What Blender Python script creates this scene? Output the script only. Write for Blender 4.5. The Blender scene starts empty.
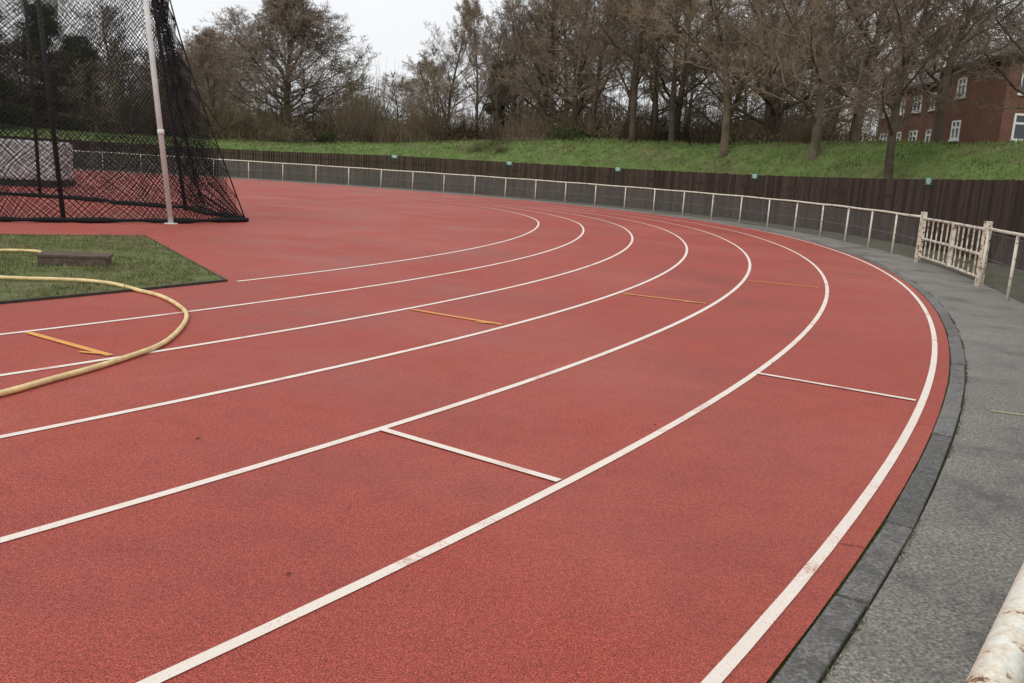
import bpy, math, random
import numpy as np
from mathutils import Vector, Matrix
from mathutils.geometry import tessellate_polygon
from mathutils import noise as mnoise
random.seed(7); rng=np.random.default_rng(7)
sc=bpy.context.scene
sc.view_settings.view_transform='Standard'; sc.view_settings.look='None'; sc.view_settings.exposure=0
COL=sc.collection

# ---------------------------------------------------------------- helpers
def mat(name, rough=0.8, spec=0.3):
    m=bpy.data.materials.new(name); m.use_nodes=True
    nt=m.node_tree; b=nt.nodes["Principled BSDF"]
    b.inputs["Roughness"].default_value=rough
    b.inputs["Specular IOR Level"].default_value=spec
    return m,nt,b
def N(nt,t,**k):
    n=nt.nodes.new(t)
    for a,v in k.items(): setattr(n,a,v)
    return n
def noise_n(nt,scale,detail=3,rough=0.6,vec=None):
    n=N(nt,"ShaderNodeTexNoise"); n.inputs["Scale"].default_value=scale
    n.inputs["Detail"].default_value=detail; n.inputs["Roughness"].default_value=rough
    if vec is not None: nt.links.new(vec,n.inputs["Vector"])
    return n
def ramp(nt,src,stops):
    r=N(nt,"ShaderNodeValToRGB"); e=r.color_ramp.elements
    while len(e)<len(stops): e.new(0.5)
    for i,(p,c) in enumerate(stops):
        e[i].position=p; e[i].color=(c[0],c[1],c[2],1) if hasattr(c,'__len__') else (c,c,c,1)
    nt.links.new(src,r.inputs[0]); return r
def mix(nt,fac,a,b,mode='MIX'):
    m=N(nt,"ShaderNodeMix",data_type='RGBA',blend_type=mode)
    for sock,v in ((m.inputs[0],fac),(m.inputs[6],a),(m.inputs[7],b)):
        if isinstance(v,(int,float)): sock.default_value=v
        elif isinstance(v,tuple): sock.default_value=(v[0],v[1],v[2],1)
        else: nt.links.new(v,sock)
    return m.outputs[2]
def geo_pos(nt): return N(nt,"ShaderNodeNewGeometry").outputs["Position"]
def bump(nt,b,h,strength=0.4,dist=0.01):
    n=N(nt,"ShaderNodeBump"); n.inputs["Strength"].default_value=strength; n.inputs["Distance"].default_value=dist
    nt.links.new(h,n.inputs["Height"]); nt.links.new(n.outputs[0],b.inputs["Normal"])
def obj(name,verts,faces,material=None,parent=None,smooth=False,link=True):
    me=bpy.data.meshes.new(name); me.from_pydata([tuple(v) for v in verts],[],faces); me.update()
    if material: me.materials.append(material)
    if smooth: me.polygons.foreach_set("use_smooth",[True]*len(me.polygons))
    o=bpy.data.objects.new(name,me)
    if link: COL.objects.link(o)
    if parent: o.parent=parent
    return o
def empty(name,loc=(0,0,0)):
    e=bpy.data.objects.new(name,None); e.location=loc; COL.objects.link(e); return e
class MB:
    def __init__(s): s.v=[];s.f=[];s.c=[]
    def box(s,c,ax,ay,az,col=None):
        c=Vector(c);ax=Vector(ax);ay=Vector(ay);az=Vector(az);i=len(s.v)
        for sx,sy,sz in ((-1,-1,-1),(1,-1,-1),(1,1,-1),(-1,1,-1),(-1,-1,1),(1,-1,1),(1,1,1),(-1,1,1)):
            s.v.append(c+ax*sx+ay*sy+az*sz)
        for q in ((0,3,2,1),(4,5,6,7),(0,1,5,4),(1,2,6,5),(2,3,7,6),(3,0,4,7)):
            s.f.append(tuple(i+k for k in q)); s.c.append(col)
    def tube(s,pts,r,n=8,cap=True):
        pts=[Vector(p) for p in pts]; rr=r if hasattr(r,'__len__') else [r]*len(pts)
        i0=len(s.v); up=Vector((0,0,1))
        for k,p in enumerate(pts):
            d=(pts[min(k+1,len(pts)-1)]-pts[max(k-1,0)]).normalized()
            a=d.cross(up)
            if a.length<1e-3: a=d.cross(Vector((1,0,0)))
            a.normalize(); b=a.cross(d)
            for j in range(n):
                t=2*math.pi*j/n; s.v.append(p+(a*math.cos(t)+b*math.sin(t))*rr[k])
        for k in range(len(pts)-1):
            for j in range(n):
                a=i0+k*n+j;b=i0+k*n+(j+1)%n
                s.f.append((a,b,b+n,a+n)); s.c.append(None)
        if cap:
            s.f.append(tuple(i0+j for j in range(n))[::-1]); s.f.append(tuple(i0+(len(pts)-1)*n+j for j in range(n))); s.c+= [None,None]
    def ribbon(s,a,b,w,nrm):
        a=Vector(a);b=Vector(b);d=(b-a).normalized();q=d.cross(nrm).normalized()*w*0.5;i=len(s.v)
        s.v+=[a-q,a+q,b+q,b-q]; s.f.append((i,i+1,i+2,i+3)); s.c.append(None)
    def make(s,name,material,parent=None,smooth=False,link=True):
        o=obj(name,s.v,s.f,material,parent,smooth,link)
        if any(c is not None for c in s.c):
            at=o.data.color_attributes.new("tint",'FLOAT_COLOR','CORNER')
            arr=[]
            for p,c in zip(o.data.polygons,s.c):
                c=c if c is not None else 0.5
                arr+= [c,c,c,1.0]*p.loop_total
            at.data.foreach_set("color",arr)
        return o

# ---------------------------------------------------------------- track centre-line frame
C1=(-33.0645,25.608);R1=40.93;TH1=-0.0096;R2=23.762;TH2=1.9
C2=(C1[0]+(R1-R2)*math.cos(TH1),C1[1]+(R1-R2)*math.sin(TH1))
S0=-33.0; S2=(TH2-TH1)*R2; TH0=TH1+S0/R1
def P(s,o,z=0.0):
    if s<S0:
        t=TH0; n=(math.cos(t),math.sin(t)); r=R1+o; k=s-S0
        return Vector((C1[0]+r*n[0]-n[1]*k, C1[1]+r*n[1]+n[0]*k, z))
    if s<=0:
        t=TH1+s/R1; return Vector((C1[0]+(R1+o)*math.cos(t),C1[1]+(R1+o)*math.sin(t),z))
    if s<=S2:
        t=TH1+s/R2; return Vector((C2[0]+(R2+o)*math.cos(t),C2[1]+(R2+o)*math.sin(t),z))
    n=(math.cos(TH2),math.sin(TH2)); k=s-S2; r=R2+o
    return Vector((C2[0]+r*n[0]-n[1]*k, C2[1]+r*n[1]+n[0]*k, z))
def SO(x,y):
    n1=(math.cos(TH1),math.sin(TH1))
    if -(x-C1[0])*n1[1]+(y-C1[1])*n1[0]>0:
        n=(math.cos(TH2),math.sin(TH2)); k=-(x-C2[0])*n[1]+(y-C2[1])*n[0]
        if k>0: return S2+k,(x-C2[0])*n[0]+(y-C2[1])*n[1]-R2
        return (math.atan2(y-C2[1],x-C2[0])-TH1)*R2, math.hypot(x-C2[0],y-C2[1])-R2
    t=math.atan2(y-C1[1],x-C1[0])
    if t<TH0 :
        n=(math.cos(TH0),math.sin(TH0)); return S0+(-(x-C1[0])*n[1]+(y-C1[1])*n[0]),(x-C1[0])*n[0]+(y-C1[1])*n[1]-R1
    return (t-TH1)*R1, math.hypot(x-C1[0],y-C1[1])-R1
def interp(x,tab):
    if x<=tab[0][0]: return tab[0][1]
    for (a,va),(b,vb) in zip(tab,tab[1:]):
        if x<=b: return va+(vb-va)*(x-a)/(b-a)
    return tab[-1][1]
def sstep(t): t=max(0,min(1,t)); return t*t*(3-2*t)
def Drail(s): return 0.80+0.52*sstep((s+26)/13)+0.1*sstep((s+12)/20)
def crest(s): return interp(s,[(-60,3.7),(4,3.75),(12,3.55),(23,3.4),(33,2.6),(38,2.1),(60,1.9)])
def tz(s,o,x,y):
    c=crest(s)
    h=sstep((o-4.4)/8.0)*c
    if o>14: h+= (3.3-c)*sstep((o-14)/22)
    if o>5: h+= (0.25*mnoise.noise(Vector((x*0.13,y*0.13,0)))+0.10*mnoise.noise(Vector((x*0.5,y*0.5,0))))*sstep((o-5)/5)
    return h
def TZ(x,y):
    s,o=SO(x,y); return tz(s,o,x,y) if o>4.4 else 0.0
def srange(a,b,step):
    n=max(2,int(round((b-a)/step))+1); return [a+(b-a)*i/(n-1) for i in range(n)]
def strip(name,a,b,o1,o2,z,material,step=0.6,parent=None):
    v=[];f=[]
    for s in srange(a,b,step):
        q1=o1(s) if callable(o1) else o1; q2=o2(s) if callable(o2) else o2
        v+= [P(s,q1,z),P(s,q2,z)]
    for i in range(len(v)//2-1): f.append((2*i,2*i+1,2*i+3,2*i+2))
    return obj(name,v,f,material,parent)
def poly(name,pts,z,material):
    vv=[Vector((p[0],p[1],z)) for p in pts]
    fs=[tuple(t) for t in tessellate_polygon([vv])]
    o=obj(name,vv,fs,material)
    me=o.data
    if me.polygons and sum(p.normal.z*p.area for p in me.polygons)<0: me.flip_normals()
    return o

# ---------------------------------------------------------------- materials
m_red,nt,b=mat("red_rubber",0.7,0.35); pos=geo_pos(nt)
n1=noise_n(nt,150,2,0.75,pos); n2=noise_n(nt,0.55,5,0.6,pos); n3=noise_n(nt,45,3,0.75,pos); n4=noise_n(nt,0.22,4,0.55,pos); n5=noise_n(nt,5,4,0.7,pos)
base=ramp(nt,n1.outputs[0],[(0.32,(0.145,0.020,0.012)),(0.5,(0.385,0.061,0.040)),(0.70,(0.66,0.175,0.125))]).outputs[0]
patch=ramp(nt,n2.outputs[0],[(0.32,(0.80,0.76,0.76)),(0.5,(1,1,1)),(0.75,(1.06,1.04,1.02))]).outputs[0]
c=mix(nt,0.85,base,patch,'MULTIPLY')
dust=ramp(nt,n4.outputs[0],[(0.46,0.0),(0.66,0.34)]).outputs[0]
c=mix(nt,dust,c,(0.50,0.155,0.115))
gr=ramp(nt,n3.outputs[0],[(0.3,(0.62,0.60,0.60)),(0.62,(1.12,1.12,1.12))]).outputs[0]
c=mix(nt,0.9,c,gr,'MULTIPLY')
bl=ramp(nt,n5.outputs[0],[(0.32,(0.86,0.84,0.84)),(0.55,(1,1,1))]).outputs[0]
c=mix(nt,0.8,c,bl,'MULTIPLY')
nt.links.new(c,b.inputs["Base Color"]); bump(nt,b,n1.outputs[0],0.6,0.006)
rr=ramp(nt,n2.outputs[0],[(0.35,0.52),(0.65,0.75)]); nt.links.new(rr.outputs[0],b.inputs["Roughness"])
def paint(name,col,wear):
    m,nt,b=mat(name,0.7,0.3); pos=geo_pos(nt)
    a=noise_n(nt,130,3,0.8,pos); d=noise_n(nt,2.2,4,0.6,pos)
    ad=N(nt,"ShaderNodeMath",operation='ADD'); nt.links.new(a.outputs[0],ad.inputs[0]); nt.links.new(d.outputs[0],ad.inputs[1])
    mp=N(nt,"ShaderNodeMapRange"); nt.links.new(ad.outputs[0],mp.inputs[0]); mp.inputs[1].default_value=wear; mp.inputs[2].default_value=wear+0.22
    c=mix(nt,mp.outputs[0],col,(0.50,0.19,0.14))
    dirt=ramp(nt,d.outputs[0],[(0.3,(0.88,0.84,0.80)),(0.6,(1,1,1))]).outputs[0]
    c=mix(nt,1.0,c,dirt,'MULTIPLY')
    nt.links.new(c,b.inputs["Base Color"]); bump(nt,b,a.outputs[0],0.5,0.005); return m
m_white=paint("line_paint",(0.87,0.79,0.71),1.06)
m_yel=paint("mark_paint",(0.78,0.38,0.10),1.06)
m_yel2=paint("faint_mark_paint",(0.56,0.26,0.14),1.0)
def plain(name,col,rough=0.7,sc1=20,var=0.35,spec=0.3):
    m,nt,b=mat(name,rough,spec); a=noise_n(nt,sc1,4,0.7,geo_pos(nt))
    lo=tuple(x*(1-var) for x in col); hi=tuple(min(1,x*(1+var)) for x in col)
    nt.links.new(ramp(nt,a.outputs[0],[(0.3,lo),(0.7,hi)]).outputs[0],b.inputs["Base Color"]); return m
m_asp,nt,b=mat("asphalt",0.75,0.4); pos=geo_pos(nt)
a=noise_n(nt,60,4,0.8,pos); d=noise_n(nt,1.3,7,0.72,pos); v=N(nt,"ShaderNodeTexVoronoi"); v.inputs["Scale"].default_value=44; nt.links.new(pos,v.inputs["Vector"])
c=ramp(nt,a.outputs[0],[(0.34,(0.065,0.061,0.055)),(0.5,(0.20,0.19,0.172)),(0.68,(0.40,0.38,0.345))]).outputs[0]
sel=N(nt,"ShaderNodeSeparateColor"); nt.links.new(v.outputs["Color"],sel.inputs[0])
st=ramp(nt,v.outputs["Distance"],[(0.22,1.0),(0.36,0.0)]).outputs[0]
tone=ramp(nt,sel.outputs[0],[(0.0,(0.06,0.055,0.05)),(0.55,(0.20,0.19,0.17)),(1.0,(0.55,0.51,0.45))]).outputs[0]
stf=N(nt,"ShaderNodeMath",operation='MULTIPLY'); nt.links.new(st,stf.inputs[0]); stf.inputs[1].default_value=0.5
c=mix(nt,stf.outputs[0],c,tone)
w=ramp(nt,d.outputs[0],[(0.38,(0.55,0.55,0.52)),(0.47,(0.88,0.87,0.84)),(0.62,(1.15,1.12,1.07))]).outputs[0]
c=mix(nt,0.95,c,w,'MULTIPLY')
nt.links.new(c,b.inputs["Base Color"]); bump(nt,b,a.outputs[0],0.8,0.010)
r_=ramp(nt,d.outputs[0],[(0.38,0.32),(0.55,0.75)]); nt.links.new(r_.outputs[0],b.inputs["Roughness"])
m_slab,nt,b=mat("edging_stone",0.6,0.4); pos=geo_pos(nt)
a=noise_n(nt,70,4,0.85,pos); d=noise_n(nt,5,5,0.75,pos); at=N(nt,"ShaderNodeAttribute",attribute_name="tint")
c=ramp(nt,a.outputs[0],[(0.34,(0.05,0.048,0.046)),(0.52,(0.15,0.144,0.137)),(0.70,(0.38,0.36,0.335))]).outputs[0]
c=mix(nt,1.0,c,ramp(nt,at.outputs["Color"],[(0,0.75),(1,1.3)]).outputs[0],'MULTIPLY')
moss=ramp(nt,d.outputs[0],[(0.5,0.0),(0.62,0.55)]).outputs[0]; c=mix(nt,moss,c,(0.06,0.057,0.043))
nt.links.new(c,b.inputs["Base Color"]); bump(nt,b,a.outputs[0],0.8,0.01)
def grassmat(name,c1,c2,c3,sc1=6.0):
    m,nt,b=mat(name,0.9,0.15); pos=geo_pos(nt)
    a=noise_n(nt,sc1*6,4,0.8,pos); d=noise_n(nt,0.45,6,0.7,pos); e=noise_n(nt,sc1*0.5,4,0.75,pos)
    c=ramp(nt,a.outputs[0],[(0.32,c1),(0.6,c2)]).outputs[0]
    f=ramp(nt,d.outputs[0],[(0.46,0.0),(0.64,0.8)]).outputs[0]; c=mix(nt,f,c,c3)
    g=ramp(nt,e.outputs[0],[(0.3,(0.55,0.55,0.55)),(0.62,(1.15,1.15,1.15))]).outputs[0]; c=mix(nt,0.9,c,g,'MULTIPLY')
    nt.links.new(c,b.inputs["Base Color"]); bump(nt,b,a.outputs[0],0.9,0.06); return m
m_gr=grassmat("bank_grass",(0.065,0.108,0.026),(0.17,0.24,0.072),(0.165,0.165,0.075),3.0)
m_in=grassmat("infield_turf",(0.10,0.125,0.045),(0.25,0.28,0.11),(0.27,0.22,0.14),6.0)
m_verge=grassmat("verge",(0.08,0.072,0.05),(0.19,0.175,0.13),(0.10,0.12,0.05),5.0)
def steel(name,thr,rust=(0.26,0.10,0.04),col=(0.80,0.78,0.70)):
    m,nt,b=mat(name,0.45,0.4); pos=geo_pos(nt)
    a=noise_n(nt,11,6,0.8,pos); d=noise_n(nt,90,3,0.7,pos)
    f=ramp(nt,a.outputs[0],[(thr,0.0),(thr+0.035,1.0)]).outputs[0]
    w=ramp(nt,d.outputs[0],[(0.3,tuple(x*0.74 for x in col)),(0.6,col)]).outputs[0]
    r2=ramp(nt,d.outputs[0],[(0.3,(0.09,0.035,0.02)),(0.7,rust)]).outputs[0]
    st=ramp(nt,a.outputs[0],[(thr-0.09,0.0),(thr,0.5)]).outputs[0]
    w=mix(nt,st,w,(0.60,0.40,0.20))
    nt.links.new(mix(nt,f,w,r2),b.inputs["Base Color"]); bump(nt,b,f,0.4,0.002); return m
m_rail=steel("flaking_white_paint",0.57,col=(0.82,0.79,0.69)); m_gate=steel("rusty_white_paint",0.53)
m_wire=plain("galvanised_wire",(0.30,0.31,0.30),0.5)
m_net=plain("black_netting",(0.012,0.012,0.013),0.85,5,0.3)
m_dark=plain("dark_metal",(0.03,0.03,0.032),0.6)
m_pole=plain("white_metal",(0.62,0.62,0.60),0.45,6,0.12)
m_hose=plain("yellow_hose",(0.74,0.57,0.28),0.5,7,0.25,0.4)
m_blk=plain("weathered_timber",(0.11,0.075,0.055),0.8,25,0.5)
m_edge=plain("dark_edging",(0.06,0.05,0.042),0.8,15,0.5)
m_cover=plain("grey_cover",(0.6,0.6,0.6),0.7,3,0.25)
m_sign=plain("green_plastic",(0.05,0.20,0.12),0.5,5,0.15)
m_signw=plain("white_plastic",(0.7,0.72,0.7),0.5,5,0.1)
m_joint=plain("surface_joint",(0.06,0.02,0.015),0.9,30,0.4)
m_leaf=plain("dead_leaf",(0.14,0.06,0.04),0.8,40,0.5)
m_fence,nt,b=mat("creosoted_boards",0.8,0.2); pos=geo_pos(nt)
mp=N(nt,"ShaderNodeMapping"); mp.inputs["Scale"].default_value=(9,9,0.9); nt.links.new(pos,mp.inputs[0])
a=noise_n(nt,3,5,0.7,mp.outputs[0]); at=N(nt,"ShaderNodeAttribute",attribute_name="tint")
c=ramp(nt,a.outputs[0],[(0.3,(0.030,0.0195,0.015)),(0.7,(0.078,0.052,0.041))]).outputs[0]
c=mix(nt,1.0,c,ramp(nt,at.outputs["Color"],[(0,0.6),(1,1.3)]).outputs[0],'MULTIPLY'); nt.links.new(c,b.inputs["Base Color"])
def barkmat(name,lo,hi):
    m,nt,b=mat(name,0.9,0.1); a=noise_n(nt,1.2,2,0.7,geo_pos(nt)); oi=N(nt,"ShaderNodeObjectInfo")
    c=ramp(nt,a.outputs[0],[(0.3,lo),(0.7,hi)]).outputs[0]
    t=ramp(nt,oi.outputs["Random"],[(0,(0.72,0.68,0.66)),(0.5,(1,0.96,0.90)),(1,(1.2,1.18,1.02))]).outputs[0]
    nt.links.new(mix(nt,1.0,c,t,'MULTIPLY'),b.inputs["Base Color"]); return m
m_bark=barkmat("bark",(0.065,0.054,0.044),(0.15,0.125,0.10))
m_twig=barkmat("twigs",(0.15,0.120,0.098),(0.29,0.24,0.195))
m_leafd=barkmat("ivy_leaves",(0.025,0.036,0.014),(0.085,0.10,0.045))
m_bram=barkmat("bramble",(0.11,0.087,0.06),(0.23,0.19,0.135))

# ---------------------------------------------------------------- ground
G=900
obj("ground",[(-G,-G,-0.03),(G,-G,-0.03),(G,G,-0.03),(-G,G,-0.03)],[(0,1,2,3)],m_gr)
offs=[3.3,4.0,4.4,5,6,7,8,9,10,11,12,13,15,17,20,24,30,38,50,70,100,150,240,400,650]
ss=srange(-120,150,1.2); v=[];f=[]
for s in ss:
    for o in offs:
        p=P(s,o); v.append((p.x,p.y,tz(s,o,p.x,p.y)-(0.028 if o<4.2 else 0)))
n=len(offs)
for i in range(len(ss)-1):
    for j in range(n-1): f.append((i*n+j,i*n+j+1,(i+1)*n+j+1,(i+1)*n+j))
obj("grass_embankment",v,f,m_gr,smooth=True)
m_tuft=grassmat("bank_tufts",(0.07,0.115,0.03),(0.18,0.25,0.08),(0.21,0.19,0.095),2.0)
bv=[];bf=[]
for _ in range(46000):
    s=random.uniform(-30,46); o=4.6+9.8*random.random()**0.8; p=P(s,o); z=tz(s,o,p.x,p.y)
    nn=mnoise.noise(Vector((p.x*0.45,p.y*0.45,9)))
    h=random.uniform(0.04,0.12)*(1+1.6*max(0,nn))*(1.6 if o>12 else 1); w=random.uniform(0.02,0.05); a=random.uniform(0,6.28); dx,dy=math.cos(a),math.sin(a); l=h*random.uniform(0,.6); i=len(bv)
    bv+=[(p.x-dy*w,p.y+dx*w,z-0.03),(p.x+dy*w,p.y-dx*w,z-0.03),(p.x+dx*l,p.y+dy*l,z+h)]; bf.append((i,i+1,i+2))
obj("bank_grass_tufts",bv,bf,m_tuft)
strip("path_verge",-110,110,lambda s:Drail(s)+0.16,3.45,-0.012,m_verge,1.0)
strip("asphalt_path",-110,110,0.262,lambda s:Drail(s)+0.16,-0.002,m_asp)
strip("running_track",-110,110,-7.38,0.128,0.0,m_red)
SCORN=-19.26
fan=[P(s,-7.38) for s in srange(SCORN,110,1.0)]+[Vector((-48.9,-15.2,0)),Vector((-6.16,14.60,0)),Vector((-3.36,10.14,0))]
poly("red_fan_area",fan,0.0,m_red)
inf=[P(s,-7.45) for s in srange(-110,SCORN,1.0)]+[Vector((-6.16,14.60,0)),Vector((-48.9,-15.2,0)),Vector((-90,-60,0))]
poly("infield_grass",inf,0.018,m_in)
e=MB()
def edge_run(pts):
    for a_,b_ in zip(pts,pts[1:]):
        a_=Vector(a_);b_=Vector(b_);d=(b_-a_);L=d.length;d.normalize();q=Vector((-d.y,d.x,0))
        e.box((a_+b_)/2+Vector((0,0,0.004)),d*(L/2),q*0.018,Vector((0,0,0.020)))
edge_run([P(s,-7.41) for s in srange(-60,SCORN,1.2)])
edge_run([(-3.36,10.14,0),(-6.16,14.60,0),(-48.9,-15.2,0)])
e.make("turf_edging",m_edge)
def inside(x,y):
    s,o=SO(x,y)
    if o>-7.405+0.02*mnoise.noise(Vector((x*3,y*3,1))): return False
    if (x+3.36)*(14.60-10.14)-(y-10.14)*(-6.16+3.36)>0: return False
    return y<14.60+(x+6.16)*(29.8/42.74)
bv=[];bf=[];cnt=0
while cnt<42000:
    x=random.uniform(-11,-3.3);y=random.uniform(5.5,14.6)
    if not inside(x,y): continue
    if mnoise.noise(Vector((x*1.3,y*1.3,3)))<-0.15 and random.random()<0.8: cnt+=0.3; continue
    h=random.uniform(0.015,0.045)*(1.5 if mnoise.noise(Vector((x*2.2,y*2.2,7)))>0.25 else 1);a=random.uniform(0,6.28);w=0.006;l=random.uniform(0,0.03)
    dx,dy=math.cos(a),math.sin(a);i=len(bv)
    bv+=[(x-dy*w,y+dx*w,0.015),(x+dy*w,y-dx*w,0.015),(x+dx*l,y+dy*l,0.018+h)]; bf.append((i,i+1,i+2)); cnt+=1
m_bl=grassmat("grass_blades",(0.15,0.19,0.06),(0.34,0.38,0.16),(0.35,0.29,0.17),6.0)
obj("infield_grass_blades",bv,bf,m_bl)

# ---------------------------------------------------------------- lines and marks
LW=0.0245
for k in range(7):
    o=-1.22*k
    a0=-110 if k<6 else SCORN+0.1
    strip("lane_line" ,a0,110,o-LW,o+LW,0.004,m_white,0.5)
def mk(name,p,q,material,w=0.025,z=0.0075):
    a=Vector((p[0],p[1],0));b_=Vector((q[0],q[1],0));d=(b_-a).normalized();r=Vector((-d.y,d.x,0))*w;zz=Vector((0,0,z))
    return obj(name,[a-r+zz,b_-r+zz,b_+r+zz,a+r+zz],[(0,1,2,3)],material)
mk("white_stagger_mark",(1.95,6.86),(2.95,6.25),m_white,0.026)
mk("white_stagger_mark",(-0.69,4.75),(0.27,4.09),m_white,0.026)
Y=[((-3.75,6.70),(-2.84,6.11)),((-1.04,8.91),(-0.11,8.35)),((1.37,11.15),(2.33,10.70)),((3.56,13.56),(4.52,13.19)),((5.68,16.06),(6.50,15.77))]
for i,(p,q) in enumerate(Y):
    mk("yellow_relay_mark",p,q,m_yel if i<4 else m_yel2,0.030 if i<4 else 0.022)
    if i<3:
        d=Vector((q[0]-p[0],q[1]-p[1],0)).normalized()
        a=Vector((q[0],q[1],0))-d*0.05
        mk("yellow_relay_mark",(a.x,a.y),(a.x-0.20,a.y+0.02),m_yel,0.02,0.009)
mk("path_mark",(3.41,6.09),(3.70,5.99),paint("path_mark_paint",(0.52,0.47,0.30),1.02),0.014,0.003)
for s in (-27.3,-26.15,-24.6,-22.9,-20.5):
    a=P(s,0.03);b_=P(s+0.03,0.126); mk("surface_joint",(a.x,a.y),(b_.x,b_.y),m_joint,0.0022,0.003)
m=MB()
for x,y in ((-0.75,2.95),(-1.6,4.4),(0.9,5.2),(-2.3,8.0),(2.2,7.3),(-0.6,7.2)):
    a=random.uniform(0,6.28); L=random.uniform(0.006,0.011); dx=Vector((math.cos(a),math.sin(a),random.uniform(-.2,.2)))*L; dy=Vector((-math.sin(a),math.cos(a),random.uniform(-.3,.3)))*L*0.5
    m.box((x,y,0.006),dx,dy,(0,0,0.0012))
m.make("fallen_leaves",m_leaf)

e=MB(); s=-45.0
while s<80:
    L=0.9; p=P(s+L/2,0.195); q=P(s+L/2+0.05,0.195); d=(q-p).normalized(); r=Vector((d.y,-d.x,0))
    tilt=random.uniform(-0.004,0.004); yaw=random.uniform(-0.008,0.008); d2=(d+r*yaw).normalized(); r2=Vector((d2.y,-d2.x,0))
    e.box((p.x+r.x*random.uniform(-.004,.004),p.y,-0.02+tilt),d2*(L/2-random.uniform(.005,.011)),r2*random.uniform(0.055,0.060),Vector((0,0,0.03)),random.random())
    s+=L
o=e.make("edging_stones",m_slab)
bm=o.modifiers.new("bv","BEVEL"); bm.width=0.008; bm.segments=2
bv=[];bf=[]
for _ in range(9000):
    s=random.uniform(-29,-2); 
    if mnoise.noise(Vector((s*1.7,0,2)))<0.0: continue
    o=0.262+random.gauss(0,0.008); p=P(s,o); h=random.uniform(0.003,0.012); a=random.uniform(0,6.28); w=0.002; l=random.uniform(0,0.01); i=len(bv); dx,dy=math.cos(a),math.sin(a)
    bv+=[(p.x-dy*w,p.y+dx*w,-0.003),(p.x+dy*w,p.y-dx*w,-0.003),(p.x+dx*l,p.y+dy*l,h)]; bf.append((i,i+1,i+2))
obj("moss_in_joint",bv,bf,plain("joint_moss",(0.075,0.085,0.035),0.9,30,0.5))

# ---------------------------------------------------------------- perimeter railing
rail=empty("perimeter_railing")
GA,GB=-10.0,-5.55
g1=MB(); RH=0.975
def railpts(a,b): return [P(s,Drail(s),RH+0.006*math.sin(s*1.9)) for s in srange(a,b,0.6)]
g1.tube(railpts(-60,GA-0.05),0.0245,16); g1.tube(railpts(GB+0.05,100),0.0265,8)
g1.make("top_rail",m_rail,rail,True)
g1=MB(); s=GB+0.1; posts=[]
while s<100: posts.append(s); s+=1.85
s=GA-0.1
while s>-60:
    if not(-28.5<s<-24.5): posts.append(s)
    s-=1.85
for s in posts:
    p=P(s,Drail(s)); jx=random.uniform(-.012,.012); g1.tube([p+Vector((0,0,-0.02)),p+Vector((jx,jx,RH-0.015))],0.0245,8)
g1.make("posts",m_rail,rail,True)
g1=MB(); s=-24.0; cell=0.075
while s<75:
    if not (GA-0.9<s<GB):
        for sg in (1,-1):
            a=P(s if sg>0 else s+0.85,Drail(s)+0.03,0.04); b_=P(s+0.85 if sg>0 else s,Drail(s)+0.03,0.90)
            pn=(P(s,1)-P(s,0)).normalized(); g1.ribbon(a,b_,0.0045,pn)
    s+=cell
for z in (0.05,0.48,0.9):
    for sa,sb in ((-24,GA),(GB,75)):
        pts=[P(s,Drail(s)+0.03,z) for s in srange(sa,sb,1.2)]; g1.tube(pts,0.003,3,False)
g1.make("chain_link_mesh",m_wire,rail)
gate=empty("steel_gate"); gm=MB()
for s in (GA,GB):
    p=P(s,Drail(s)); gm.box(p+Vector((0,0,0.54)),(0.05,0,0),(0,0.05,0),(0,0,0.55))
mid=(GA+GB)/2
for a_,b_ in ((GA+0.1,mid-0.04),(mid+0.04,GB-0.1)):
    for z in (0.95,0.52,0.14):
        gm.tube([P(a_,Drail(a_),z),P(b_,Drail(b_),z)],0.026,8)
    nb=7
    for i in range(nb):
        dd=(P(b_,Drail(b_))-P(a_,Drail(a_))).normalized(); pp=P(a_,Drail(a_)).lerp(P(b_,Drail(b_)),i/(nb-1))
        if i in (0,nb-1): gm.box(pp+Vector((0,0,0.545)),dd*0.035,Vector((-dd.y,dd.x,0))*0.03,(0,0,0.425))
        else: gm.box(pp+Vector((0,0,0.545)),dd*0.02,Vector((-dd.y,dd.x,0))*0.010,(0,0,0.40))
gm.make("gate_leaves",m_gate,gate)

# ---------------------------------------------------------------- boarded fence
FO=3.5
def fh(s): return interp(s,[(-30,1.97),(-12,1.95),(0,1.88),(10,1.80),(30,1.78),(36,1.62),(44,1.55)])
fe=MB(); s=-45.0
while s<105:
    w=0.145; p=P(s,FO); d=(P(s+0.1,FO)-p).normalized(); r=Vector((d.y,-d.x,0)); h=fh(s)+random.uniform(-0.015,0.012)
    fe.box(p+r*random.uniform(-0.006,0.006)+Vector((0,0,h/2-0.05)),d*(w/2-0.004),r*0.009,Vector((0,0,h/2+0.05)),random.random())
    s+=w*0.94
s=-45.0
while s<105:
    p=P(s,FO+0.07); d=(P(s+0.1,FO)-P(s,FO)).normalized(); r=Vector((d.y,-d.x,0))
    fe.box(p+Vector((0,0,fh(s)/2)),d*0.05,r*0.05,Vector((0,0,fh(s)/2)),0.3)
    for z in (0.35,1.35): 
        q=P(s+1.3,FO+0.035,z); fe.box(q,d*1.28,r*0.02,Vector((0,0,0.045)),0.3)
    s+=2.6
fe.make("boarded_fence",m_fence)
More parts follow.
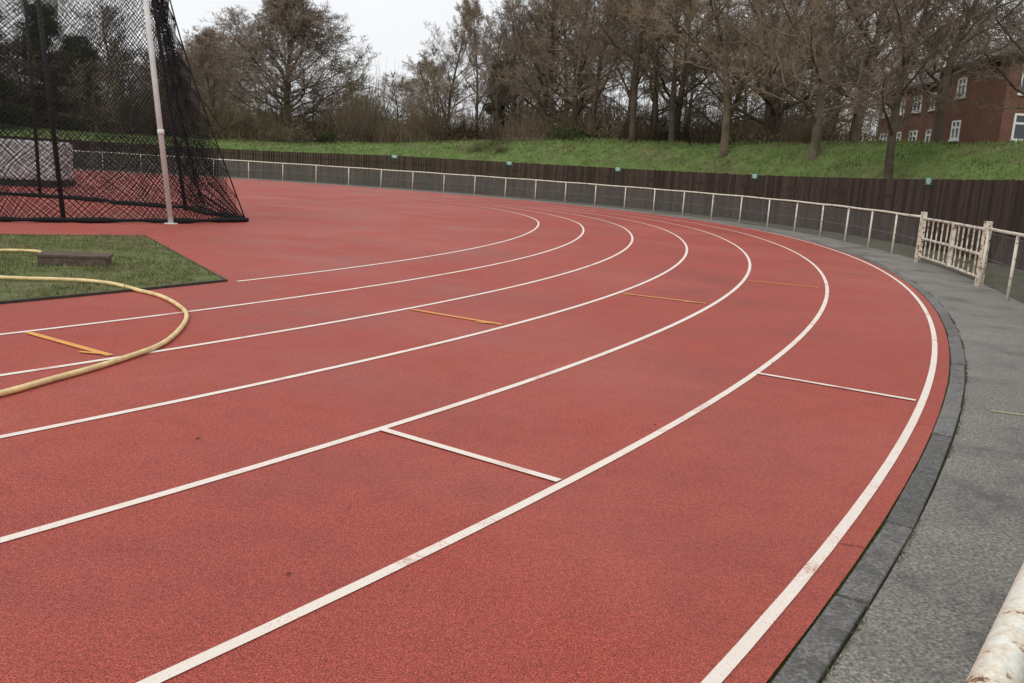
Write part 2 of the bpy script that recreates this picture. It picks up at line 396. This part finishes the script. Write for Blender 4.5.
for th in (-0.008,0.395,0.72,0.98,1.25):
    s=(th-TH1)*(R2 if th>TH1 else R1); p=P(s,FO-0.03); d=(P(s+0.1,FO)-P(s,FO)).normalized(); r=Vector((d.y,-d.x,0)); z=fh(s)-0.03
    e1=empty("green_notice_sign"); a=MB(); a.box(p+Vector((0,0,z-0.02)),d*0.19,r*0.006,Vector((0,0,0.11))); a.make("plate",m_sign,e1)
    a=MB()
    for k,ww in ((0.055,0.13),(0.0,0.15),(-0.055,0.09)): a.box(p-r*0.009+Vector((0,0,z-0.02+k)),d*ww,r*0.002,Vector((0,0,0.014)))
    a.make("lettering",m_signw,e1)
    a=MB(); a.box(p+r*0.02+Vector((0,0,z-0.25)),d*0.02,r*0.012,Vector((0,0,0.2))); a.make("bracket",m_dark,e1)

# ---------------------------------------------------------------- throwing cage
cage=empty("hammer_throw_cage"); CH=5.7
nA=[((-15.0,11.3),(-15.6,11.3)),((-9.17,15.66),(-9.75,15.75)),((-6.83,17.55),(-7.36,17.65)),((-5.90,19.05),(-7.78,19.1))]
nB=[((-5.90,19.05),(-7.78,19.1)),((-7.9,21.6),(-8.9,21.4)),((-12.5,23.2),(-12.6,23.0)),((-19,20.5),(-18.8,20.4))]
def surf(path,inset=0.0):
    L=[0]
    for (a,_),(b_,_) in zip(path,path[1:]): L.append(L[-1]+math.hypot(a[0]-b_[0],a[1]-b_[1]))
    def f(u,h):
        u=max(0,min(L[-1]-1e-6,u))
        for i in range(len(L)-1):
            if u<=L[i+1]: break
        t=(u-L[i])/(L[i+1]-L[i]); (a,at_),(b_,bt)=path[i],path[i+1]
        gx=a[0]+(b_[0]-a[0])*t; gy=a[1]+(b_[1]-a[1])*t; tx=at_[0]+(bt[0]-at_[0])*t; ty=at_[1]+(bt[1]-at_[1])*t
        k=h/CH; k2=k+0.10*math.sin(math.pi*k)
        wob=0.10*math.sin(u*2.1+h*0.7)*(1-k)+0.05*math.sin(u*5.3+1.0)
        return Vector((gx+(tx-gx)*k2-inset+wob*0.5,gy+(ty-gy)*k2+inset+wob,h+0.02))
    return f,L[-1]
def net(name,path,inset,hmax,cell,w,step=0.5):
    f,L=surf(path,inset); m=MB(); dstep=cell*1.414
    k=-hmax
    while k<L:
        for sg in (1,-1):
            h=0
            while h<hmax-1e-3:
                h2=min(h+step,hmax)
                u1=k+h if sg>0 else k+hmax-h; u2=k+h2 if sg>0 else k+hmax-h2
                if 0<=u1<=L and 0<=u2<=L:
                    m.ribbon(f(u1,h),f(u2,h2),w,Vector((0.35,-0.94,0)))
                h=h2
        k+=dstep
    return m.make(name,m_net,cage)
net("near_netting",nA,0.0,CH,0.066,0.0115); net("back_netting",nB,0.0,CH,0.07,0.0115); net("lower_netting",nA,0.16,1.6,0.09,0.011)
m=MB()
for path in (nA,nB):
    f,L=surf(path)
    pts=[f(u,0.0)+Vector((random.uniform(-.04,.04),random.uniform(-.04,.04),0.03)) for u in srange(0,L,0.25)]
    m.tube(pts,[random.uniform(0.03,0.07) for _ in pts],6)
    m.tube([f(u,CH) for u in srange(0,L,0.8)],0.02,6)
f,L=surf(nA); m.tube([f(L-0.01,h) for h in srange(0,CH,0.4)],0.016,5)
for k in range(7):
    h=1.9-0.25*k; a=f(L-0.02,0); m.tube([a+Vector((-0.05*k,0.02*k,0.02)),f(L-0.4-0.12*k,h*0.5)+Vector((0,-0.03,0)),f(L-0.75-0.16*k,h)],0.012,4)
m.make("net_ropes",m_net,cage,True)
m=MB(); m.tube([(-6.83,17.43,-0.02),(-7.45,17.43,6.1)],0.052,12); m.tube([(-6.83,17.43,0),(-6.83,17.43,0.02)],0.13,12)
m.tube([(-7.0,17.43,1.7),(-7.01,17.43,1.8)],0.064,12)
m.make("white_post",m_pole,cage,True)
m=MB()
for p,q in (((-8.6,16.75),(-9.1,16.8)),((-12.6,13.3),(-13.2,13.3)),((-8.1,21.6),(-8.9,21.4)),((-12.5,23.2),(-12.6,23.0)),((-16.5,21.6),(-16.5,21.5))):
    m.tube([(p[0],p[1],0),(q[0],q[1],6.0)],0.045,8)
m.make("dark_posts",m_dark,cage,True)
lm=empty("covered_landing_mat"); m=MB(); c0=Vector((-16.6,28.9,0))
dx=Vector((0.97,0.22,0));dy=Vector((-0.22,0.97,0))
m.box(c0+Vector((0,0,0.80)),dx*1.7,dy*1.2,(0,0,0.62)); o=m.make("cover",m_cover,lm)
bvm=o.modifiers.new("b","BEVEL");bvm.width=0.10;bvm.segments=3
m=MB(); m.box(c0+Vector((0,0,0.09)),dx*1.75,dy*1.25,(0,0,0.08)); m.make("pallet_base",m_dark,lm)

# ---------------------------------------------------------------- hose, timber block
hp=[(-5.95,10.9),(-6.21,11.43),(-6.64,11.31),(-7.2,10.7),(-7.05,9.9),(-6.3,9.25),(-5.35,9.09),(-4.49,9.22),(-3.69,8.84),(-3.15,8.2),(-2.84,7.55),(-2.64,6.58),(-2.70,5.9),(-2.83,5.35),(-3.05,4.70),(-3.7,3.95),(-4.8,3.2),(-6.0,2.9)]
def catmull(p,n=10):
    out=[]
    for i in range(len(p)-1):
        a=p[max(i-1,0)];b_=p[i];c=p[i+1];d=p[min(i+2,len(p)-1)]
        for k in range(n):
            t=k/n; out.append(tuple(0.5*((2*b_[j])+(-a[j]+c[j])*t+(2*a[j]-5*b_[j]+4*c[j]-d[j])*t*t+(-a[j]+3*b_[j]-3*c[j]+d[j])*t**3) for j in (0,1)))
    out.append(p[-1]); return out
m=MB(); pts=[]
for x,y in catmull(hp):
    s,o=SO(x,y); pts.append(Vector((x,y,0.048 if o<-7.5 else 0.022)))
zs=[p.z for p in pts]
for i in range(len(pts)): q=zs[max(0,i-2):i+3]; pts[i].z=sum(q)/len(q)
m.tube(pts,0.0195,10); m.make("garden_hose",m_hose,None,True)
m=empty("timber_block"); a=MB(); cc=Vector((-5.33,10.62,0)); dx=Vector((0.965,0.26,0)); dy=Vector((-0.26,0.965,0))
a.box(cc+Vector((0,0,0.065)),dx*0.38,dy*0.17,(0,0,0.05)); o=a.make("body",m_blk,m); q=o.modifiers.new("b","BEVEL");q.width=0.012;q.segments=2
a=MB()
for k in (-0.12,0.0,0.12): a.box(cc+dy*k+Vector((0,0,0.132)),dx*0.40,dy*0.055,(0,0,0.014))
a.make("top_planks",m_blk,m)

# ---------------------------------------------------------------- trees
def tree_mesh(name,seed,H,spread,trunk_r,first=0.22,n1=13,up=0.35,levels=5,minr=0.008,kids=(8,6,5,3),dome=False):
    R=random.Random(seed); V=[];F=[];MI=[]
    def tube(pts,rad,n,mi):
        i0=len(V); 
        for k,p in enumerate(pts):
            d=(pts[min(k+1,len(pts)-1)]-pts[max(k-1,0)]); 
            a=d.cross(Vector((0.31,0.17,0.93))); 
            if a.length<1e-6: a=Vector((1,0,0))
            a.normalize(); b_=a.cross(d).normalized()
            for j in range(n):
                t=6.2832*j/n; V.append(p+(a*math.cos(t)+b_*math.sin(t))*rad[k])
        for k in range(len(pts)-1):
            for j in range(n):
                x=i0+k*n+j;y=i0+k*n+(j+1)%n; F.append((x,y,y+n,x+n)); MI.append(mi)
    def rv(s): return Vector((R.gauss(0,s),R.gauss(0,s),R.gauss(0,s)))
    NS=[10,7,5,4,3,2]; KIDS=[n1]+list(kids)+[0]; SD=[8,5,4,3,3,3]
    def branch(p,d,L,r,lev):
        ns=NS[lev]; pts=[p.copy()]; rad=[r]; dirs=[d.copy()]
        q=p.copy(); dd=d.copy()
        for i in range(ns):
            dd=(dd+rv(0.05 if lev==0 else 0.15)+Vector((0,0,(0.03 if lev<3 else 0.05)*up*3))).normalized()
            q=q+dd*(L/ns); pts.append(q.copy()); dirs.append(dd.copy())
            rad.append(max(minr*0.7,r*(1-0.80*(i+1)/ns)))
        tube(pts,rad,SD[lev],0 if lev<2 else 1)
        if lev>=levels: return
        nk=KIDS[lev]
        for i in range(nk):
            t=(first+(1-first)*(i+R.random()*0.7)/nk) if lev==0 else (0.18+0.8*(i+R.random())/nk)
            x=min(t,0.999)*ns; k=int(x); fr=x-k; bp=pts[k].lerp(pts[k+1],fr); bd=dirs[k+1]
            rr=rad[k]+(rad[k+1]-rad[k])*fr
            perp=bd.cross(rv(1)).normalized()
            if lev==0:
                az=i*2.4+R.uniform(-.4,.4); perp=Vector((math.cos(az),math.sin(az),0))
                if dome:
                    e0=(t-first)/(1-first); ang=1.32-1.1*e0; LL=H*(0.60-0.33*e0)*R.uniform(.93,1.04)
                else:
                    prof=math.sin(math.pi*min(1,max(0.12,(1.08-t))*0.75))*0.9+0.1
                    LL=H*spread*prof*R.uniform(0.8,1.15); ang=1.15-0.65*t
                nd=(bd*math.cos(ang)+perp*math.sin(ang)).normalized()
                branch(bp,nd,LL,max(rr*(0.35 if dome else 0.52),0.03),1)
            else:
                ang=R.uniform(0.5,0.95); nd=(bd*math.cos(ang)+perp*math.sin(ang)).normalized()
                LL=L*R.uniform(0.42,0.62)*(1.05-0.45*t)
                branch(bp,nd,max(LL,0.18),max(rr*0.6,minr),lev+1)
    branch(Vector((0,0,-0.3)),Vector((R.uniform(-.05,.05),R.uniform(-.05,.05),1)).normalized(),H*(0.72 if dome else 0.88),trunk_r,0)
    me=bpy.data.meshes.new(name); me.from_pydata([tuple(x) for x in V],[],F); me.update(); me.materials.append(m_bark); me.materials.append(m_twig)
    me.polygons.foreach_set("material_index",MI)
    me["h"]=max(q.z for q in V); return me
TM=[tree_mesh("bare_tree_a",1,13,0.42,0.22,0.16,17),tree_mesh("bare_tree_b",2,14,0.36,0.20,0.2,17),
    tree_mesh("bare_tree_c",5,12,0.48,0.24,0.14,18,0.25),tree_mesh("bare_tree_d",9,13,0.32,0.16,0.2,16)]
TL=[tree_mesh("bare_tree_e",11,13,0.40,0.20,0.14,17,0.35,4,0.013,(8,7,6,0)),tree_mesh("bare_tree_f",12,14,0.34,0.18,0.2,16,0.4,4,0.013,(8,7,6,0)),
    tree_mesh("bare_tree_g",15,12,0.46,0.22,0.12,18,0.25,4,0.013,(8,7,6,0))]
TD=tree_mesh("round_bare_tree",21,12,0.5,0.30,0.10,50,0.20,5,0.012,(9,7,5,2),True)
def place(me,name,x,y,h,rot=None,parent=None,wide=1.0,tilt=(0,0)):
    o=bpy.data.objects.new(name,me); COL.objects.link(o); sc_=h/me["h"]
    o.location=(x,y,TZ(x,y)-0.05); o.rotation_euler=(tilt[0],tilt[1],random.uniform(0,6.28) if rot is None else rot)
    o.scale=(sc_*wide,sc_*wide,sc_)
    if parent: o.parent=parent
    return o
front=[(0.219,47,TM[1],14,1.1),(0.119,54,TM[3],14,1.1),(0.319,42,TM[0],13.5,1.1),(0.407,34,TM[3],11,1.25),(0.165,60,TM[1],16,1.1),(0.27,55,TM[2],15,1.1),
       (0.362,47,TM[0],14,1.1),(-0.085,76,TM[1],11.5,1),(-0.055,80,TM[3],12.5,1),(0.02,70,TM[0],16,1),(0.075,64,TM[1],16,1),(-0.45,80,TM[2],11,1),(-0.52,72,TM[1],12,1),(0.455,41,TM[1],11.5,1.3),(0.60,37,TM[2],12,1.2)]
for k,y,me,h,wd_ in front:
    place(me,"bare_tree",k*y,y,h,wide=wd_,tilt=(random.uniform(-.04,.04),random.uniform(-.04,.04)))
place(TD,"round_bare_tree",-0.262*80,80,12.9,rot=1.0,wide=1.42)
place(TD,"round_bare_tree",-0.350*94,94,10.8,rot=2.0,wide=1.1)
wood=empty("distant_tree_line")
for row,(o0,sp) in enumerate(((20,5.0),(28,5.5),(40,6.0),(58,9))):
    s=-45.0
    while s<75:
        o=o0+random.uniform(-3,3); p=P(s+random.uniform(-1.5,1.5),o); s+=sp*R2/(R2+o) if 0<s<S2 else sp
        if p.y<8: continue
        k=p.x/p.y
        vis=p.y/75.0
        if k<-0.30: h=random.uniform(6.0,8.0)*vis
        elif k<-0.19:
            if row<1: continue
            h=random.uniform(3.5,5.0)*vis
        elif k<-0.10: h=random.uniform(4.5,6.2)*vis
        elif k<-0.06: h=random.uniform(6,8)*vis
        elif k<0.0: h=random.uniform(10,12.5)*vis
        else: h=random.uniform(12,16)
        if k>0.365 and p.y<86: continue
        if 24.5<p.x<46 and 44<p.y<86: continue
        me=random.choice(TM) if row==0 and k>0 else random.choice(TL)
        place(me,"tree",p.x,p.y,h,parent=wood,wide=random.uniform(0.95,1.2)*(1.25 if h<8 else 1),tilt=(random.uniform(-.06,.06),random.uniform(-.06,.06)))
for x,y,h in ((30,92,16),(36,90,17),(42,96,18),(48,88,17),(26,96,16),(54,84,17),(46,72,15),(33,98,18),(39,92,17),(45,93,18),(51,92,18)):
    place(random.choice(TL),"tree",x,y,h,parent=wood,wide=1.1)

def clump_mesh(name,seed,material,n,size,twigs):
    R=np.random.default_rng(seed); V=[];F=[]
    lobes=[(R.normal(0,0.55,3)*np.array([1,1,0.5]),R.uniform(0.35,0.7)) for _ in range(9)]
    for _ in range(n):
        c,r=lobes[R.integers(len(lobes))]; d=R.normal(0,1,3); d/=np.linalg.norm(d); p=c+d*r*R.uniform(0.55,1.15); p[2]=abs(p[2]+0.25)
        a=R.normal(0,1,3);a/=np.linalg.norm(a);b_=np.cross(a,R.normal(0,1,3));b_/=np.linalg.norm(b_)+1e-9
        s1=size*R.uniform(0.5,1.3); i=len(V); V+= [tuple(p-a*s1),tuple(p+b_*s1*0.5),tuple(p+a*s1),tuple(p-b_*s1*0.5)]; F.append((i,i+1,i+2,i+3))
    for _ in range(twigs):
        p=R.normal(0,0.5,3);p[2]=0; q=p+R.normal(0,0.5,3)+np.array([0,0,R.uniform(0.4,1.4)]); w=np.array([0.010,0.005,0]); i=len(V)
        V+= [tuple(p-w),tuple(p+w),tuple(q+w*0.3),tuple(q-w*0.3)]; F.append((i,i+1,i+2,i+3))
    me=bpy.data.meshes.new(name); me.from_pydata(V,[],F); me.update(); me.materials.append(material); return me
CB=[clump_mesh("bramble_a",3,m_bram,1100,0.055,700),clump_mesh("bramble_b",4,m_bram,700,0.045,900)]
CI=[clump_mesh("ivy_a",5,m_leafd,2400,0.07,60),clump_mesh("ivy_b",6,m_leafd,2000,0.07,120)]
hedge=empty("woodland_undergrowth")
def clump(me,x,y,z,sx,sz,parent):
    o=bpy.data.objects.new("clump",me); COL.objects.link(o); o.location=(x,y,z); o.rotation_euler=(0,0,random.uniform(0,6.28)); o.scale=(sx,sx,sz); o.parent=parent
for o0,sp,hh in ((16.5,2.6,0.9),(20,2.3,1.35),(26,2.8,1.8),(36,3.8,2.2)):
    s=-40.0
    while s<75:
        o=o0+random.uniform(-1.2,1.2); p=P(s,o); s+=sp*(R2/(R2+o) if 0<s<S2 else 1)*random.uniform(0.7,1.3)
        if p.y<10 or (24.0<p.x<46 and 44<p.y<86): continue
        if o0<17 and mnoise.noise(Vector((p.x*0.1,p.y*0.1,5)))<0.05: continue
        k=p.x/p.y; q=random.random()
        if k>0.37 : continue
        me=random.choice(CI) if q<(0.25 if o0>20 else 0.12) else random.choice(CB)
        sx=random.uniform(0.9,1.6)*(hh**0.5); clump(me,p.x,p.y,TZ(p.x,p.y)-0.1,sx,sx*random.uniform(0.7,1.2)*hh**0.3,hedge)
scrub=empty("bramble_scrub")
for _ in range(9):
    k=random.uniform(-0.06,0.04); y=random.uniform(56,60); clump(CB[1],k*y,y,TZ(k*y,y)-0.22,random.uniform(.5,.9),random.uniform(.22,.4),scrub)
for (k,y,h,w) in ((-0.028,72,7.0,1.5),(-0.53,66,9,2.6),(-0.60,60,8.5,2.6),(-0.49,72,7,2.2)):
    x=k*y; e1=empty("evergreen_tree",(0,0,0)); z0=TZ(x,y); a=MB(); a.tube([(x,y,z0-0.2),(x+0.1,y,z0+h*0.9)],[0.16,0.03],7); a.make("trunk",m_bark,e1)
    for j in range(26):
        t=(j+0.5)/26; r=w*(1-t**1.6)*0.75+0.2; an=random.uniform(0,6.28); rr=r*random.uniform(0.2,0.9)
        clump(random.choice(CI),x+math.cos(an)*rr,y+math.sin(an)*rr,z0+t*h*0.9,random.uniform(.5,.9)*w/1.7,random.uniform(.6,1.0),e1)

# ---------------------------------------------------------------- brick building
m_brick,nt,b=mat("red_brick",0.9,0.1); tc=N(nt,"ShaderNodeTexCoord")
sx=N(nt,"ShaderNodeSeparateXYZ"); nt.links.new(tc.outputs["Object"],sx.inputs[0])
ad=N(nt,"ShaderNodeMath",operation='ADD'); nt.links.new(sx.outputs[0],ad.inputs[0]); nt.links.new(sx.outputs[1],ad.inputs[1])
cx=N(nt,"ShaderNodeCombineXYZ"); nt.links.new(ad.outputs[0],cx.inputs[0]); nt.links.new(sx.outputs[2],cx.inputs[1])
bt=N(nt,"ShaderNodeTexBrick"); nt.links.new(cx.outputs[0],bt.inputs["Vector"]); bt.inputs["Scale"].default_value=1.0
bt.inputs["Brick Width"].default_value=0.225; bt.inputs["Row Height"].default_value=0.075; bt.inputs["Mortar Size"].default_value=0.008
bt.inputs["Color1"].default_value=(0.21,0.088,0.058,1);bt.inputs["Color2"].default_value=(0.15,0.063,0.045,1);bt.inputs["Mortar"].default_value=(0.19,0.15,0.13,1)
nz=noise_n(nt,0.8,4,0.6,tc.outputs["Object"])
nt.links.new(mix(nt,0.7,bt.outputs[0],ramp(nt,nz.outputs[0],[(0.3,0.75),(0.7,1.1)]).outputs[0],'MULTIPLY'),b.inputs["Base Color"])
m_roof=plain("roof_tiles",(0.085,0.065,0.058),0.8,1.5,0.3)
m_frame=plain("window_frame",(0.75,0.75,0.73),0.5,4,0.08)
m_glass,nt,b=mat("window_glass",0.08,0.6); b.inputs["Base Color"].default_value=(0.035,0.04,0.045,1)
hs=empty("brick_building"); Z0=3.0; EV=9.7; RG=12.4
w=MB()
w.box((34.0,58.5,(Z0+EV)/2),(6.0,0,0),(0,4.5,0),(0,0,(EV-Z0)/2))
w.box((36.2,71.0,(Z0+EV)/2-0.05),(5.8,0,0),(0,7.99,0),(0,0,(EV-Z0)/2-0.05))
w.make("walls",m_brick,hs)
def prism(x0,x1,y0,y1,ze,zr,ov):
    x0-=ov;x1+=ov;y0-=ov;y1+=ov
    xm=(x0+x1)/2; V=[(x0,y0,ze),(x1,y0,ze),(x1,y1,ze),(x0,y1,ze),(xm,y0+2.5,zr),(xm,y1-2.5,zr)]
    return V,[(0,1,4),(1,2,5,4),(2,3,5),(3,0,4,5),(0,3,2,1)]
V_,F_=prism(28,40,54,63,EV+0.02,RG,0.45); obj("roof_front",V_,F_,m_roof,hs)
V_,F_=prism(30.4,42,63.9,79,EV-0.06,RG-0.2,0.4); obj("roof_rear",V_,F_,m_roof,hs)
w=MB()
w.box((34,54-0.47,EV-0.08),(6.5,0,0),(0,0.03,0),(0,0,0.11)); w.box((28-0.47,58.5,EV-0.08),(0.03,0,0),(0,4.9,0),(0,0,0.11)); w.box((30.4-0.43,71.5,EV-0.16),(0.03,0,0),(0,7.9,0),(0,0,0.10))
w.make("gutters",m_dark,hs)
fr=MB();gl=MB();si=MB()
def window(cx_,cy_,cz,ww,hh,face):
    if face=='y': A=Vector((1,0,0));Nn=Vector((0,-1,0))
    else: A=Vector((0,1,0));Nn=Vector((-1,0,0))
    c_=Vector((cx_,cy_,cz)); Z=Vector((0,0,1))
    gl.box(c_+Nn*0.01,A*(ww/2),Nn*0.012,Z*(hh/2))
    for sgn in (-1,0,1): fr.box(c_+A*(sgn*ww/2)+Nn*0.04,A*0.06,Nn*0.03,Z*(hh/2+0.05))
    for zz in (-hh/2,hh*0.15,hh/2): 
        for sgn in (-1,1): fr.box(c_+A*(sgn*ww/4)+Z*zz+Nn*0.037,A*(ww/4-0.06),Nn*0.026,Z*0.06)
    si.box(c_-Z*(hh/2+0.12)+Nn*0.06,A*(ww/2+0.12),Nn*0.07,Z*0.06)
for x in (29.6,32.6,35.4,38.2):
    for z in (5.65,8.35): window(x,54,z,1.7,1.45,'y')
for y in (59.5,):
    for z in (5.65,8.35): window(28,y,z,1.0,1.1,'x')
for y in (65.5,68.5,71.5,74.5,77.3):
    for z in (5.65,8.3): window(30.4,y,z,1.3,1.1,'x')
fr.make("window_frames",m_frame,hs);gl.make("window_glass",m_glass,hs);si.make("window_sills",m_frame,hs)
w=MB(); w.box((36,60,12.9),(0.5,0,0),(0,0.4,0),(0,0,0.9)); w.make("chimney",m_brick,hs)

# ---------------------------------------------------------------- sky, sun
wd=bpy.data.worlds.new("World"); sc.world=wd; wd.use_nodes=True; nt=wd.node_tree; bg=nt.nodes["Background"]
sky=N(nt,"ShaderNodeTexSky",sky_type='NISHITA'); sky.sun_disc=False; sky.sun_elevation=math.radians(42); sky.sun_rotation=math.radians(210)
sky.air_density=1.5; sky.dust_density=4
tc=N(nt,"ShaderNodeTexCoord"); nz=noise_n(nt,2.0,4,0.55,tc.outputs["Generated"])
cl=ramp(nt,nz.outputs[0],[(0.3,(0.80,0.82,0.85)),(0.7,(0.92,0.93,0.945))]).outputs[0]
vm=N(nt,"ShaderNodeVectorMath",operation='SCALE'); vm.inputs["Scale"].default_value=11.5; nt.links.new(cl,vm.inputs[0])
nt.links.new(mix(nt,0.93,sky.outputs[0],vm.outputs[0]),bg.inputs[0]); bg.inputs[1].default_value=0.1
sl=bpy.data.lights.new("sun","SUN"); sl.energy=1.1; sl.angle=math.radians(25); sl.color=(1,0.96,0.9)
so=bpy.data.objects.new("sun",sl); COL.objects.link(so)
el,az=math.radians(42),math.radians(210)
d=Vector((math.sin(az)*math.cos(el),math.cos(az)*math.cos(el),math.sin(el))); so.rotation_euler=(-d).to_track_quat('-Z','Y').to_euler()

# ---------------------------------------------------------------- camera
H,p,r,f=1.4786,0.1931,0.0615,884.66
R0=Vector((1,0,0));Fw=Vector((0,math.cos(p),-math.sin(p)));U0=Vector((0,math.sin(p),math.cos(p)))
Rt=R0*math.cos(r)+U0*math.sin(r); Up=-R0*math.sin(r)+U0*math.cos(r)
M=Matrix(((Rt.x,Up.x,-Fw.x,0),(Rt.y,Up.y,-Fw.y,0),(Rt.z,Up.z,-Fw.z,H),(0,0,0,1)))
cd=bpy.data.cameras.new("Camera"); cd.sensor_width=36; cd.lens=f/1024*36; cd.clip_start=0.05; cd.clip_end=3000
cam=bpy.data.objects.new("Camera",cd); COL.objects.link(cam); cam.matrix_world=M; sc.camera=cam
